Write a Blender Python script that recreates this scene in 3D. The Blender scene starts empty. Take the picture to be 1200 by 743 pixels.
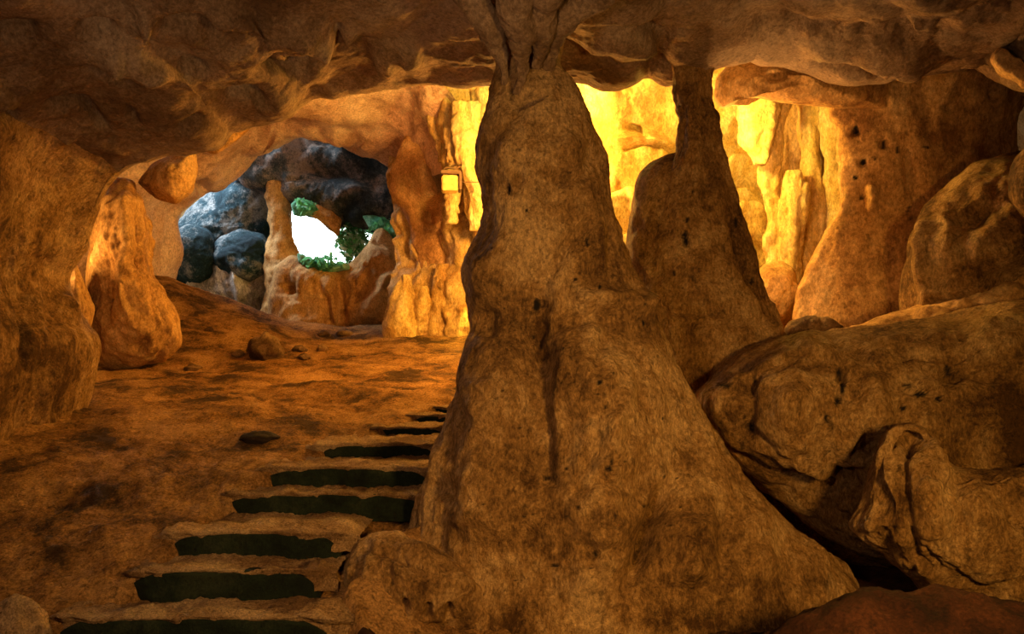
import bpy, math, random
import numpy as np

rng = np.random.RandomState(7)
random.seed(7)
SC = bpy.context.scene
COL = SC.collection
CZ = 1.5            # camera height above the lowest floor
FP = 1000.0         # focal length in pixels of a 1200 x 743 frame
HR = 420.0          # picture row of the horizon

# ------------------------------------------------------------------ camera
cam = bpy.data.cameras.new('camera')
cam.sensor_width = 36.0
cam.lens = 36.0 * FP / 1200.0
cam.shift_y = (HR - 371.5) / 1200.0
cam.clip_start = 0.05
cam_ob = bpy.data.objects.new('camera', cam)
cam_ob.location = (0, 0, CZ)
cam_ob.rotation_euler = (math.pi / 2, 0, 0)
COL.objects.link(cam_ob)
SC.camera = cam_ob

# ------------------------------------------------------------------ sky seen through the cave mouth
world = bpy.data.worlds.new('overcast_sky')
SC.world = world
world.use_nodes = True
bg = world.node_tree.nodes['Background']
bg.inputs[0].default_value = (0.90, 0.97, 1.0, 1)
bg.inputs[1].default_value = 8.0

vs = SC.view_settings
vs.view_transform = 'Standard'
vs.look = 'None'
vs.gamma = 1.0
vs.exposure = 0.15
vs.use_curve_mapping = False


def P3(px, row, d):
    """a point at distance d (along y) on the line of sight of a picture point"""
    return np.stack([(np.asarray(px, float) - 600) / FP * d, np.asarray(d, float) + 0 * np.asarray(px, float),
                     CZ + (HR - np.asarray(row, float)) / FP * d], -1)


def lamp(name, kind, loc, energy, color, size=0.15, target=None, angle=None, blend=0.5):
    L = bpy.data.lights.new(name, kind)
    L.energy = energy
    L.color = color
    if kind == 'AREA':
        L.shape = 'DISK'
        L.size = size
    else:
        L.shadow_soft_size = size
    if kind == 'SPOT':
        L.spot_size = angle
        L.spot_blend = blend
    o = bpy.data.objects.new(name, L)
    o.location = loc
    if target is not None:
        from mathutils import Vector
        v = Vector(target) - Vector(loc)
        o.rotation_euler = v.to_track_quat('-Z', 'Y').to_euler()
    COL.objects.link(o)
    return o


T3 = lambda px, row, d: tuple(float(v) for v in P3(px, row, d))
ORANGE = (1.0, 0.50, 0.13)
YELLOW = (1.0, 0.66, 0.10)
# unseen fill lamps, added to light the front rock and the ceiling
lamp('front_fill', 'SPOT', (1.8, 0.9, CZ + 0.1), 640, (1.0, 0.53, 0.13), 0.2, T3(760, 580, 5.2), math.radians(96), 1.0)
lamp('front_fill_left', 'AREA', (-0.7, 1.4, CZ + 0.35), 54, (1.0, 0.60, 0.32), 0.3, T3(160, 230, 6.5))
# cave lamps standing behind the columns
lamp('lamp_behind_great_column', 'POINT', T3(636, 100, 9.9), 185, (1.0, 0.67, 0.10), 0.12)
lamp('lamp_behind_second_column', 'POINT', T3(846, 150, 8.45), 120, (1.0, 0.64, 0.09), 0.10)
lamp('lamp_at_second_column_foot', 'POINT', T3(846, 240, 7.2), 165, (1.0, 0.52, 0.17), 0.08)
lamp('lamp_at_pillar_foot', 'POINT', T3(566, 366, 12.1), 260, (1.0, 0.66, 0.09), 0.10)
lamp('lamp_behind_left_wall', 'POINT', T3(40, 300, 9.4), 70, ORANGE, 0.15)
lamp('lamp_over_slope', 'POINT', T3(605, 225, 9.6), 470, (1.0, 0.43, 0.08), 0.2)
# daylight falling into the far chamber from an opening above its left side
lamp('daylight_far_chamber', 'AREA', (-6.8, 16.0, CZ + 5.4), 480, (0.82, 0.92, 1.0), 2.2, T3(330, 270, 17.0))


# ------------------------------------------------------------------ numeric helpers
_perm = rng.permutation(256)
_perm = np.concatenate([_perm, _perm])
_g = rng.normal(size=(256, 3))
_g /= np.linalg.norm(_g, axis=1)[:, None]


def pnoise(p):
    p = np.asarray(p, np.float64)
    i = np.floor(p).astype(np.int64)
    f = p - i
    i &= 255
    u = f * f * f * (f * (f * 6 - 15) + 10)
    out = 0
    for dx in (0, 1):
        wx = u[..., 0] if dx else 1 - u[..., 0]
        a = _perm[(i[..., 0] + dx) & 255]
        for dy in (0, 1):
            wy = u[..., 1] if dy else 1 - u[..., 1]
            b = _perm[(a + i[..., 1] + dy) & 255]
            for dz in (0, 1):
                wz = u[..., 2] if dz else 1 - u[..., 2]
                h = _perm[(b + i[..., 2] + dz) & 255]
                g = _g[h]
                d = (f - np.array([dx, dy, dz]))
                out = out + wx * wy * wz * (g * d).sum(-1)
    return out * 1.6


def fbm(p, octv=5, gain=0.5):
    a, s, out = 1.0, 1.0, 0
    for k in range(octv):
        out = out + a * pnoise(p * s + 17.3 * k)
        a *= gain
        s *= 2.03
    return out


def ridged(p, octv=4, gain=0.5):
    a, s, out = 1.0, 1.0, 0
    for k in range(octv):
        out = out + a * (0.5 - np.abs(pnoise(p * s + 9.1 * k)))
        a *= gain
        s *= 2.1
    return out


def worley(p):
    """distance to nearest and second nearest feature point"""
    i = np.floor(p).astype(np.int64)
    f = p - i
    f1 = np.full(p.shape[:-1], 9.0)
    f2 = f1.copy()
    for dx in (-1, 0, 1):
        for dy in (-1, 0, 1):
            for dz in (-1, 0, 1):
                h = _perm[(_perm[(_perm[(i[..., 0] + dx) & 255] + i[..., 1] + dy) & 255] + i[..., 2] + dz) & 255]
                o = 0.5 + 0.5 * _g[h]
                d = np.linalg.norm(o + np.array([dx, dy, dz]) - f, axis=-1)
                f2 = np.minimum(f2, np.maximum(d, f1))
                f1 = np.minimum(f1, d)
    return f1, f2


def smooth(a, b, x):
    t = np.clip((x - a) / (b - a), 0, 1)
    return t * t * (3 - 2 * t)


def gsm(v, k, closed=False):
    """gaussian smoothing of a 1-D series"""
    if k <= 0:
        return v
    n = int(3 * k) + 1
    w = np.exp(-0.5 * (np.arange(-n, n + 1) / k) ** 2)
    w /= w.sum()
    e = np.pad(v, n, mode='wrap' if closed else 'edge')
    return np.convolve(e, w, 'valid')


def curve(pts, n, closed=False, k=1.5):
    """resample a polyline of any dimension evenly, lightly rounded"""
    p = np.asarray(pts, float)
    if closed:
        p = np.vstack([p, p[:1]])
    L = np.concatenate([[0], np.cumsum(np.linalg.norm(np.diff(p[:, :2], axis=0), axis=1))])
    t = np.linspace(0, L[-1], n, endpoint=not closed)
    return np.stack([gsm(np.interp(t, L, p[:, j]), k, closed) for j in range(p.shape[1])], -1)


def normals(V, closed_u):
    if closed_u:
        du = np.roll(V, -1, 0) - np.roll(V, 1, 0)
    else:
        du = np.gradient(V, axis=0)
    dv = np.gradient(V, axis=1)
    N = np.cross(du, dv)
    l = np.linalg.norm(N, axis=-1, keepdims=True)
    return N / np.maximum(l, 1e-9)


def to_pix(V):
    y = np.maximum(V[..., 1], 0.05)
    return 600 + FP * V[..., 0] / y, HR - FP * (V[..., 2] - CZ) / y


def features(V, N, feats):
    """ridges (+) and grooves (-): each is (points, half width, depth), measured where they show in the picture"""
    if not feats:
        return 0
    px, row = to_pix(V)
    view = V - np.array([0, 0, CZ])
    view = view / np.linalg.norm(view, axis=-1, keepdims=True)
    front = smooth(0.0, 0.25, -(N * view).sum(-1))
    out = np.zeros(px.shape)
    for pts, w, amp in feats:
        pts = np.asarray(pts, float)
        m = (px > pts[:, 0].min() - 4 * w) & (px < pts[:, 0].max() + 4 * w) & (row > pts[:, 1].min() - 4 * w) & (row < pts[:, 1].max() + 4 * w)
        if not m.any():
            continue
        q = np.stack([px[m], row[m]], -1)
        d = np.full(len(q), 1e9)
        along = np.zeros(len(q))
        seg = np.linalg.norm(np.diff(pts, axis=0), axis=1)
        cum = np.concatenate([[0], np.cumsum(seg)])
        for k, (a, b) in enumerate(zip(pts[:-1], pts[1:])):
            ab = b - a
            t = np.clip(((q - a) @ ab) / max(ab @ ab, 1e-9), 0, 1)
            dk = np.linalg.norm(q - a - t[:, None] * ab, axis=-1)
            near = dk < d
            d = np.where(near, dk, d)
            along = np.where(near, (cum[k] + t * seg[k]) / cum[-1], along)
        wob = 1 + .35 * pnoise(np.stack([q[:, 0] * .05, q[:, 1] * .05, 0 * d], -1))
        out[m] += amp * np.exp(-(d / w) ** 2) * front[m] * np.minimum(1, np.sin(np.pi * np.clip(along * .9 + .05, 0, 1)) * 1.6) * wob
    return out


def relief(V, style, seed=0.0):
    """rock relief in metres along the normal"""
    q = V + seed
    a = 0
    for kind, amp, sc in style:
        if kind == 'big':
            a = a + amp * fbm(q * sc, 3)
        elif kind == 'fine':
            a = a + amp * fbm(q * sc + 5, 4, 0.6)
        elif kind == 'flute':     # running down the rock
            w = q + 0.35 * np.stack([pnoise(q * 1.3), pnoise(q * 1.3 + 7), 0 * q[..., 0]], -1)
            a = a + amp * fbm(w * np.array([sc, sc, sc * 0.16]), 4, 0.55)
        elif kind == 'bed':       # lying beds and ledges
            w = q + 0.25 * np.stack([pnoise(q * 0.8), pnoise(q * 0.8 + 7), pnoise(q * 0.8 + 3)], -1)
            a = a + amp * ridged(w * np.array([sc * 0.35, sc * 0.35, sc]), 3)
        elif kind == 'scallop':   # hollows with sharp rims between
            w = q + 0.3 * np.stack([pnoise(q * 1.1), pnoise(q * 1.1 + 7), pnoise(q * 1.1 + 3)], -1)
            f1, f2 = worley(w * np.array([sc * 0.75, sc, sc]))
            a = a + amp * (0.6 - f1)
        elif kind == 'facet':     # broken blocks
            f1, f2 = worley(q * sc + 3)
            a = a + amp * np.clip(f2 - f1, 0, 0.35)
        elif kind == 'pit':       # small sparse holes
            f1, f2 = worley(q * sc + 11)
            m = pnoise(q * 1.1 + 40) > 0.12
            a = a - amp * np.exp(-(f1 / 0.13) ** 2) * m
    return a


# ------------------------------------------------------------------ object helpers
def make_mesh(name, verts, faces, mat, smooth_shade=True):
    """verts (n,3), faces: list of int arrays (m,3) or (m,4)"""
    me = bpy.data.meshes.new(name)
    verts = np.asarray(verts, np.float32)
    me.vertices.add(len(verts))
    me.vertices.foreach_set('co', verts.ravel())
    loops = np.concatenate([f.ravel() for f in faces]).astype(np.int32)
    tot = np.concatenate([np.full(len(f), f.shape[1]) for f in faces]).astype(np.int32)
    start = np.concatenate([[0], np.cumsum(tot)[:-1]]).astype(np.int32)
    me.loops.add(len(loops))
    me.loops.foreach_set('vertex_index', loops)
    me.polygons.add(len(tot))
    me.polygons.foreach_set('loop_start', start)
    me.polygons.foreach_set('loop_total', tot)
    if smooth_shade:
        me.polygons.foreach_set('use_smooth', np.ones(len(tot), bool))
    me.update(calc_edges=True)
    me.materials.append(mat)
    return me


def link(name, me, parent=None, loc=None):
    o = bpy.data.objects.new(name, me)
    COL.objects.link(o)
    if parent is not None:
        o.parent = parent
    if loc is not None:
        o.location = loc
    return o


def tag(o, label=None, cat=None, group=None, kind=None):
    if label:
        o['label'] = label
    if cat:
        o['category'] = cat
    if group:
        o['group'] = group
    if kind:
        o['kind'] = kind
    return o


def empty(name, loc, label, cat, group=None):
    o = bpy.data.objects.new(name, None)
    o.location = loc
    o.empty_display_size = 0.2
    COL.objects.link(o)
    return tag(o, label, cat, group, 'thing')


def grid_faces(nu, nv, closed_u=False, flip=False, mask=None):
    iu = np.arange(nu if closed_u else nu - 1)
    iv = np.arange(nv - 1)
    U, W = np.meshgrid(iu, iv, indexing='ij')
    U2 = (U + 1) % nu
    f = np.stack([U * nv + W, U2 * nv + W, U2 * nv + W + 1, U * nv + W + 1], -1)
    if mask is not None:
        f = f[mask[:f.shape[0], :f.shape[1]]]
    f = f.reshape(-1, 4)
    return f[:, ::-1] if flip else f


def put(name, verts, faces, mat, parent=None, base=None):
    """link a mesh; its origin goes to base (world), its vertices are given in world coordinates"""
    verts = np.asarray(verts).reshape(-1, 3)
    if parent is not None:
        off = np.array(parent.location)
        pp = parent
        while pp.parent is not None:
            pp = pp.parent
            off = off + np.array(pp.location)
        me = make_mesh(name, verts - off, faces, mat)
        return link(name, me, parent)
    if base is None:
        lo, hi = verts.min(0), verts.max(0)
        base = np.array([(lo[0] + hi[0]) / 2, (lo[1] + hi[1]) / 2, lo[2]])
    me = make_mesh(name, verts - np.asarray(base), faces, mat)
    return link(name, me, None, tuple(float(b) for b in base))


def loft_verts(keys, d, nring, nseg, style, depth=0.9, feats=None, seed=0.0, round_k=3.0, power=2.0, tilt=None, front_k=0.45):
    """upright rock body; keys = (row, left, right[, depth ratio]) as seen at distance d"""
    k = np.asarray([(a[0], a[1], a[2], a[3] if len(a) > 3 else depth) for a in keys], float)
    rows = np.linspace(k[0, 0], k[-1, 0], nring)
    l, r, q = [gsm(np.interp(rows, k[:, 0], k[:, j]), round_k) for j in (1, 2, 3)]
    dd = d if tilt is None else d + np.interp(rows, [k[0, 0], k[-1, 0]], tilt)
    cx = ((l + r) / 2 - 600) / FP * dd
    a = (r - l) / 2 / FP * dd
    b = a * q
    z = CZ + (HR - rows) / FP * dd
    th = np.linspace(0, 2 * math.pi, nseg, endpoint=False)
    th = th + front_k * np.cos(th)      # more rings of points on the near side
    c, s = np.cos(th), np.sin(th)
    ce = np.sign(c) * np.abs(c) ** (2 / power)
    se = np.sign(s) * np.abs(s) ** (2 / power)
    V = np.stack([cx[None] + ce[:, None] * a[None], (dd + 0 * cx)[None] + se[:, None] * b[None], z[None] + 0 * ce[:, None]], -1)
    N = normals(V, True)
    c0 = np.array([0, d, 0])
    if (N[:, nring // 2] * (V[:, nring // 2] - V[:, nring // 2].mean(0))).sum() < 0:
        N = -N
    V = V + N * (relief(V, style, seed) + features(V, N, feats))[..., None]
    return V


def loft(name, keys, d, mat, nring=160, nseg=120, parent=None, base=None, **kw):
    V = loft_verts(keys, d, nring, nseg, kw.pop('style', ROCK), **kw)
    n, m = V.shape[:2]
    top = V[:, 0].mean(0)
    bot = V[:, -1].mean(0)
    vv = np.vstack([V.reshape(-1, 3), top, bot])
    i = np.arange(n)
    j = (i + 1) % n
    f1 = np.stack([i * m, j * m, np.full(n, n * m)], -1)
    f2 = np.stack([j * m + m - 1, i * m + m - 1, np.full(n, n * m + 1)], -1)
    fs = [grid_faces(n, m, True, flip=True), f1, f2]
    return put(name, vv, fs, mat, parent, base)


def blob_verts(outline, d, front, back, nt, ns, style, tilt=(0, 0), center=None, p=1.0, feats=None, seed=0.0, k=1.5, amp_edge=0.35):
    B = curve(outline, nt, True, k)
    c = np.array(center, float) if center is not None else B.mean(0)
    s = np.linspace(0.0, math.pi, ns + 2)[1:-1]
    r = np.sin(s) ** 0.9
    co = np.cos(s)
    off = np.where(co > 0, -front * np.abs(co) ** p, back * np.abs(co) ** p)
    pix = c + (B[:, None] - c) * r[None, :, None]
    dist = d + off[None] + tilt[0] * (pix[..., 0] - c[0]) / 100 + tilt[1] * (pix[..., 1] - c[1]) / 100
    V = P3(pix[..., 0], pix[..., 1], dist)
    N = normals(V, True)
    ctr = V.reshape(-1, 3).mean(0)
    if (N * (V - ctr)).sum() < 0:
        N = -N
    w = amp_edge + (1 - amp_edge) * smooth(1.0, 0.75, r)[None]
    V = V + N * (relief(V, style, seed) * w + features(V, N, feats))[..., None]
    return V, ctr


def blob(name, outline, d, mat, front=0.4, back=0.5, nt=110, ns=70, parent=None, base=None, style=None, **kw):
    V, ctr = blob_verts(outline, d, front, back, nt, ns, style or ROCK, **kw)
    n, m = V.shape[:2]
    a, b = V[:, 0].mean(0), V[:, -1].mean(0)
    vv = np.vstack([V.reshape(-1, 3), a, b])
    i = np.arange(n)
    j = (i + 1) % n
    f1 = np.stack([i * m, j * m, np.full(n, n * m)], -1)
    f2 = np.stack([j * m + m - 1, i * m + m - 1, np.full(n, n * m + 1)], -1)
    F = grid_faces(n, m, True, flip=True)
    # make the faces look outwards
    fa = F[len(F) // 4::max(1, len(F) // 400)]
    q = vv[fa]
    nn = np.cross(q[:, 1] - q[:, 0], q[:, 2] - q[:, 0])
    if (nn * (q.mean(1) - ctr)).sum() < 0:
        F, f1, f2 = F[:, ::-1], f1[:, ::-1], f2[:, ::-1]
    return put(name, vv, [F, f1, f2], mat, parent, base)


def tube(name, path, mat, nseg=40, nlen=80, parent=None, style=None, flat=1.0, seed=0.0, feats=None):
    """path of (px, row, distance, radius in pixels)"""
    c = curve(path, nlen, False, 2.0)
    C = P3(c[:, 0], c[:, 1], c[:, 2])
    R = c[:, 3] / FP * c[:, 2]
    T = np.gradient(C, axis=0)
    T /= np.linalg.norm(T, axis=1)[:, None]
    A = np.cross(T, np.array([0, 1.0, 0]))
    A /= np.maximum(np.linalg.norm(A, axis=1)[:, None], 1e-6)
    Bn = np.cross(A, T)
    th = np.linspace(0, 2 * math.pi, nseg, endpoint=False)
    V = C[None] + (np.cos(th)[:, None, None] * A[None] + flat * np.sin(th)[:, None, None] * Bn[None]) * R[None, :, None]
    N = (V - C[None]) / np.maximum(np.linalg.norm(V - C[None], axis=-1, keepdims=True), 1e-6)
    V = V + N * (relief(V, style or ROCK, seed) + features(V, N, feats))[..., None]
    n, m = V.shape[:2]
    vv = np.vstack([V.reshape(-1, 3), C[0], C[-1]])
    i = np.arange(n)
    j = (i + 1) % n
    fs = [grid_faces(n, m, True), np.stack([j * m, i * m, np.full(n, n * m)], -1), np.stack([i * m + m - 1, j * m + m - 1, np.full(n, n * m + 1)], -1)]
    return put(name, vv, fs, mat, parent)


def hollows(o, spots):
    """shade of small holes, painted into the rock colour: spots are (px, row, half width, half height)"""
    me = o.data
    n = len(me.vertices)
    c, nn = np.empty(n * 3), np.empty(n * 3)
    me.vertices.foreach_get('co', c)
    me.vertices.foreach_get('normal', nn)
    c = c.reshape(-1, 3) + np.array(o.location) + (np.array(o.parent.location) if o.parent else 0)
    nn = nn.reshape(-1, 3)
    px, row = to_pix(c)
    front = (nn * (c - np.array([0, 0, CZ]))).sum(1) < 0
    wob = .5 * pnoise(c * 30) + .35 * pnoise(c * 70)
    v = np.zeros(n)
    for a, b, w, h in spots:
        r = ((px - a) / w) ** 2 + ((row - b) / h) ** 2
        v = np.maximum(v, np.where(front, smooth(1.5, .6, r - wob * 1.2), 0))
    at = me.attributes.new('hole_shade', 'FLOAT', 'POINT')
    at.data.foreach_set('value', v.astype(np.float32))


# ------------------------------------------------------------------ materials
def rock_mat(name, dark, mid, light, scale=1.0, bump=0.5, streak=0.5, rough=0.85, speck=0.5, grain=28.0, contrast=1.0, spec=0.2, grit=0.25):
    m = bpy.data.materials.new(name)
    m.use_nodes = True
    nt = m.node_tree
    N, L = nt.nodes, nt.links
    b = N['Principled BSDF']
    b.inputs['Roughness'].default_value = rough
    b.inputs['Specular IOR Level'].default_value = spec
    geo = N.new('ShaderNodeNewGeometry')

    def noise(sc, det, vec=None, rgh=0.6, dist=0.0):
        n = N.new('ShaderNodeTexNoise')
        n.inputs['Scale'].default_value = sc
        n.inputs['Detail'].default_value = det
        n.inputs['Roughness'].default_value = rgh
        n.inputs['Distortion'].default_value = dist
        L.new(vec or geo.outputs['Position'], n.inputs['Vector'])
        return n.outputs['Fac']

    def math_(op, a, c):
        n = N.new('ShaderNodeMath')
        n.operation = op
        for i, v in enumerate((a, c)):
            if isinstance(v, (int, float)):
                n.inputs[i].default_value = v
            else:
                L.new(v, n.inputs[i])
        return n.outputs[0]

    mp = N.new('ShaderNodeMapping')
    mp.inputs['Scale'].default_value = (1, 1, 0.14)
    L.new(geo.outputs['Position'], mp.inputs['Vector'])
    big = noise(1.1 * scale, 6, None, 0.6, 0.6)
    st = noise(5.0 * scale, 6, mp.outputs['Vector'], 0.65, 0.8)
    fine = noise(9 * scale, 6, None, 0.7)
    v = math_('ADD', math_('MULTIPLY', big, 1.0 - 0.5 * streak), math_('MULTIPLY', st, 0.5 * streak))
    mp2 = N.new('ShaderNodeMapping')
    mp2.inputs['Scale'].default_value = (1, 1, 1.0 - 0.65 * streak)
    L.new(geo.outputs['Position'], mp2.inputs['Vector'])
    fib = noise(42 * scale, 6, mp2.outputs['Vector'], 0.8, 0.3)
    v = math_('ADD', math_('MULTIPLY', v, 0.66), math_('ADD', math_('MULTIPLY', fine, 0.22), math_('MULTIPLY', fib, 0.12)))
    ramp = N.new('ShaderNodeValToRGB')
    w = 0.078 / contrast
    e = ramp.color_ramp.elements
    e[0].position, e[0].color = 0.5 - w, (*dark, 1)
    e[1].position, e[1].color = 0.5 + w, (*light, 1)
    x = e.new(0.5)
    x.color = (*mid, 1)
    L.new(v, ramp.inputs[0])
    # sparse dark mineral specks
    sp = noise(grain * 0.45 * scale, 8, mp2.outputs['Vector'], 0.72, 0.3)
    r2 = N.new('ShaderNodeValToRGB')
    r2.color_ramp.elements[0].position = 0.34
    r2.color_ramp.elements[0].color = (1 - speck, 1 - speck, 1 - speck, 1)
    r2.color_ramp.elements[1].position = 0.45
    r2.color_ramp.elements[1].color = (1, 1, 1, 1)
    L.new(sp, r2.inputs[0])
    mix = N.new('ShaderNodeMix')
    mix.data_type = 'RGBA'
    mix.blend_type = 'MULTIPLY'
    mix.inputs[0].default_value = 1.0
    L.new(ramp.outputs[0], mix.inputs[6])
    L.new(r2.outputs[0], mix.inputs[7])
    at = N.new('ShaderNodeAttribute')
    at.attribute_name = 'hole_shade'
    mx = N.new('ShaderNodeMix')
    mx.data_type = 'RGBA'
    mx.inputs[7].default_value = (.012, .008, .005, 1)  # near-black painted in for the shade inside small holes
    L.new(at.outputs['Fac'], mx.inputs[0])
    mr = N.new('ShaderNodeMapRange')
    mr.inputs['From Min'].default_value = 0.36
    mr.inputs['From Max'].default_value = 0.64
    mr.inputs['To Min'].default_value = 1 - 1.5 * grit
    mr.inputs['To Max'].default_value = 1 + 1.5 * grit
    L.new(fib, mr.inputs['Value'])
    gr = N.new('ShaderNodeMix')
    gr.data_type = 'RGBA'
    gr.blend_type = 'MULTIPLY'
    gr.inputs[0].default_value = 1.0
    L.new(mix.outputs[2], gr.inputs[6])
    L.new(mr.outputs[0], gr.inputs[7])
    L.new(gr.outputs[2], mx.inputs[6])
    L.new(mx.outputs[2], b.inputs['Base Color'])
    h = math_('ADD', math_('MULTIPLY', noise(grain * scale, 5, None, 0.65), 0.5), math_('MULTIPLY', st, 0.15 + 1.2 * streak))
    h = math_('ADD', h, math_('ADD', math_('MULTIPLY', fine, 1.0), math_('MULTIPLY', fib, 1.2)))
    bm = N.new('ShaderNodeBump')
    bm.inputs['Strength'].default_value = bump
    bm.inputs['Distance'].default_value = 0.05
    L.new(h, bm.inputs['Height'])
    L.new(bm.outputs[0], b.inputs['Normal'])
    return m


def plain_mat(name, col, rough=0.6, var=0.25, scale=12.0, metal=0.0, trans=0.0):
    m = bpy.data.materials.new(name)
    m.use_nodes = True
    nt = m.node_tree
    b = nt.nodes['Principled BSDF']
    n = nt.nodes.new('ShaderNodeTexNoise')
    n.inputs['Scale'].default_value = scale
    n.inputs['Detail'].default_value = 4
    g = nt.nodes.new('ShaderNodeNewGeometry')
    nt.links.new(g.outputs['Position'], n.inputs['Vector'])
    r = nt.nodes.new('ShaderNodeValToRGB')
    r.color_ramp.elements[0].position = 0.35
    r.color_ramp.elements[1].position = 0.65
    r.color_ramp.elements[0].color = tuple(c * (1 - var) for c in col) + (1,)
    r.color_ramp.elements[1].color = tuple(min(1, c * (1 + var)) for c in col) + (1,)
    nt.links.new(n.outputs['Fac'], r.inputs[0])
    nt.links.new(r.outputs[0], b.inputs['Base Color'])
    b.inputs['Roughness'].default_value = rough
    b.inputs['Metallic'].default_value = metal
    if trans:
        tr = nt.nodes.new('ShaderNodeBsdfTranslucent')
        nt.links.new(r.outputs[0], tr.inputs['Color'])
        mx = nt.nodes.new('ShaderNodeMixShader')
        mx.inputs[0].default_value = trans
        nt.links.new(b.outputs[0], mx.inputs[1])
        nt.links.new(tr.outputs[0], mx.inputs[2])
        nt.links.new(mx.outputs[0], nt.nodes['Material Output'].inputs['Surface'])
    return m


M_COL = rock_mat('brown_limestone', (.11, .05, .012), (.36, .195, .06), (.60, .38, .16), 1.2, 0.95, 0.55, speck=.55, grit=.30)
M_CEIL = rock_mat('grey_brown_limestone', (.17, .10, .05), (.29, .19, .11), (.40, .29, .19), 1.0, 0.7, 0.2, speck=.25)
M_ORANGE = rock_mat('ochre_limestone', (.25, .12, .035), (.48, .27, .09), (.62, .40, .17), 1.0, 0.5, 0.6, speck=.35)
M_PINK = rock_mat('pinkish_limestone', (.46, .28, .20), (.62, .42, .33), (.74, .57, .48), 0.9, 0.4, 0.4, speck=.3)
M_YEL = rock_mat('pale_flowstone', (.46, .27, .07), (.64, .45, .17), (.74, .60, .33), 1.0, 0.5, 0.9, speck=.25, spec=.35)
M_PILLAR = rock_mat('warm_flowstone', (.42, .23, .09), (.62, .38, .17), (.76, .54, .30), 0.9, 0.5, 0.5, speck=.25)
M_BLUE = rock_mat('blue_grey_limestone', (.005, .020, .032), (.016, .046, .064), (.24, .26, .27), 0.8, 0.7, 0.3, speck=.4, contrast=1.15)
M_PALE = rock_mat('pale_grey_limestone', (.14, .13, .12), (.34, .32, .29), (.62, .62, .60), 0.9, 0.6, 0.8, speck=.4)
M_DARKBLUE = rock_mat('dark_slate_limestone', (.012, .022, .030), (.05, .06, .065), (.24, .20, .18), 0.8, 0.6, 0.2, speck=.5, contrast=1.3)
M_SOIL = rock_mat('trodden_earth', (.075, .036, .010), (.32, .155, .04), (.52, .28, .09), 1.3, 0.9, 0.0, speck=.65, grain=34, rough=.95, contrast=1.0, grit=.36)
M_RIM_SHADE = rock_mat('shaded_red_earth', (.014, .004, .002), (.034, .010, .004), (.06, .02, .008), 1.2, 0.6, 0.0, speck=.6)  # shade of the foreground rim, put into the earth colour
M_TREAD = rock_mat('sandy_tread', (.24, .13, .05), (.44, .27, .12), (.60, .40, .20), 2.0, 0.9, 0.0, speck=.55, grain=40, rough=.95, grit=.36)
M_RISER = rock_mat('dark_green_riser', (.002, .005, .002), (.006, .012, .005), (.016, .022, .010), 2.0, 0.5, 0.4, speck=.6)  # near-black green over the whole riser
M_STONE = rock_mat('loose_stone', (.07, .035, .015), (.16, .09, .04), (.30, .18, .08), 2.5, 0.7, 0.0, speck=.5)
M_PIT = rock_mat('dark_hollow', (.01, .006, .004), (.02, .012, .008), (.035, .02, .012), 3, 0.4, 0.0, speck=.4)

ROCK = [('big', .05, 1.3), ('fine', .018, 5.0)]
FLOW = [('big', .04, 1.2), ('flute', .035, 4.0), ('fine', .010, 7.0)]

# ================================================================== THE SETTING
# ---- floor
STEPS = [  # distance, top, bottom (below the camera), left and right end in the picture
    (4.12, -1.245, -1.42, 55, 392), (4.40, -1.087, -1.245, 145, 372), (4.685, -.951, -1.087, 195, 396),
    (5.225, -.826, -.951, 258, 500), (5.50, -.699, -.826, 305, 503), (6.03, -.603, -.699, 373, 510),
    (6.70, -.536, -.603, 440, 520), (7.15, -.472, -.536, 480, 535), (7.49, -.427, -.472, 503, 545)]
_gy = [-6, 0, 3.9] + [s[0] for s in STEPS] + [10.3, 12.0, 13.5, 15.0, 17, 24]
_gz = [-1.5, -1.5, -1.44] + [(s[1] + s[2]) / 2 for s in STEPS] + [-.10, .22, .56, .62, .5, .2]


def floor_z(x, y, fine=True):
    x = np.asarray(x, float)
    y = np.asarray(y, float)
    yy = np.maximum(y, 0.6)
    px = 600 + FP * x / yy
    g = np.interp(y, _gy, _gz)
    # the crest of the slope follows its line in the picture
    crest = (HR - np.interp(px, [-200, 100, 150, 200, 250, 300, 340, 400, 480, 560, 700], [322, 322, 318, 326, 345, 362, 376, 385, 378, 372, 372])) / FP * 13.5
    g = g + smooth(10.4, 13.4, y) * (crest - .56)
    # beyond it the ground drops into the daylit chamber
    g = g - smooth(13.8, 16.5, y) * smooth(350, 300, px) * 2.2
    # right of the great column the ground stays low
    rr = np.interp(y, [0, 4.12, 5.5, 7.49, 8.5, 9], [400, 400, 505, 550, 640, 640])
    wr = smooth(rr + 8, rr + 95, px)
    low = np.interp(y, [-6, 6.4, 7.6, 8.5, 24], [-1.45, -1.45, -.2, .12, .3])
    g = g * (1 - wr) + low * wr
    # foreground rim of earth
    rim = (HR - np.interp(px, [380, 700, 850, 900, 960, 1010, 1100, 1200, 1500], [830, 815, 762, 735, 708, 688, 691, 708, 720])) / FP * 3.6
    g = g + np.maximum(rim + 1.45, 0) * np.exp(-((y - 3.55) / .42) ** 2) * smooth(380, 600, px)
    if fine:
        q = np.stack([x, y, 0 * x], -1)
        g = g + .05 * fbm(q * .9, 3) + .03 * fbm(q * 3.3 + 4, 4, .6) * smooth(20, 4, y) + .012 * fbm(q * 11 + 8, 3, .6)
    # trench under the flight of steps
    L = np.interp(y, [s[0] for s in STEPS], [s[3] for s in STEPS])
    R = np.interp(y, [s[0] for s in STEPS], [s[4] for s in STEPS])
    t = smooth(L + 2, L + 22, px) * smooth(R + 40, R + 15, px) * smooth(3.95, 4.05, y) * smooth(8.0, 7.75, y)
    return g - .16 * t + CZ


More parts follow.
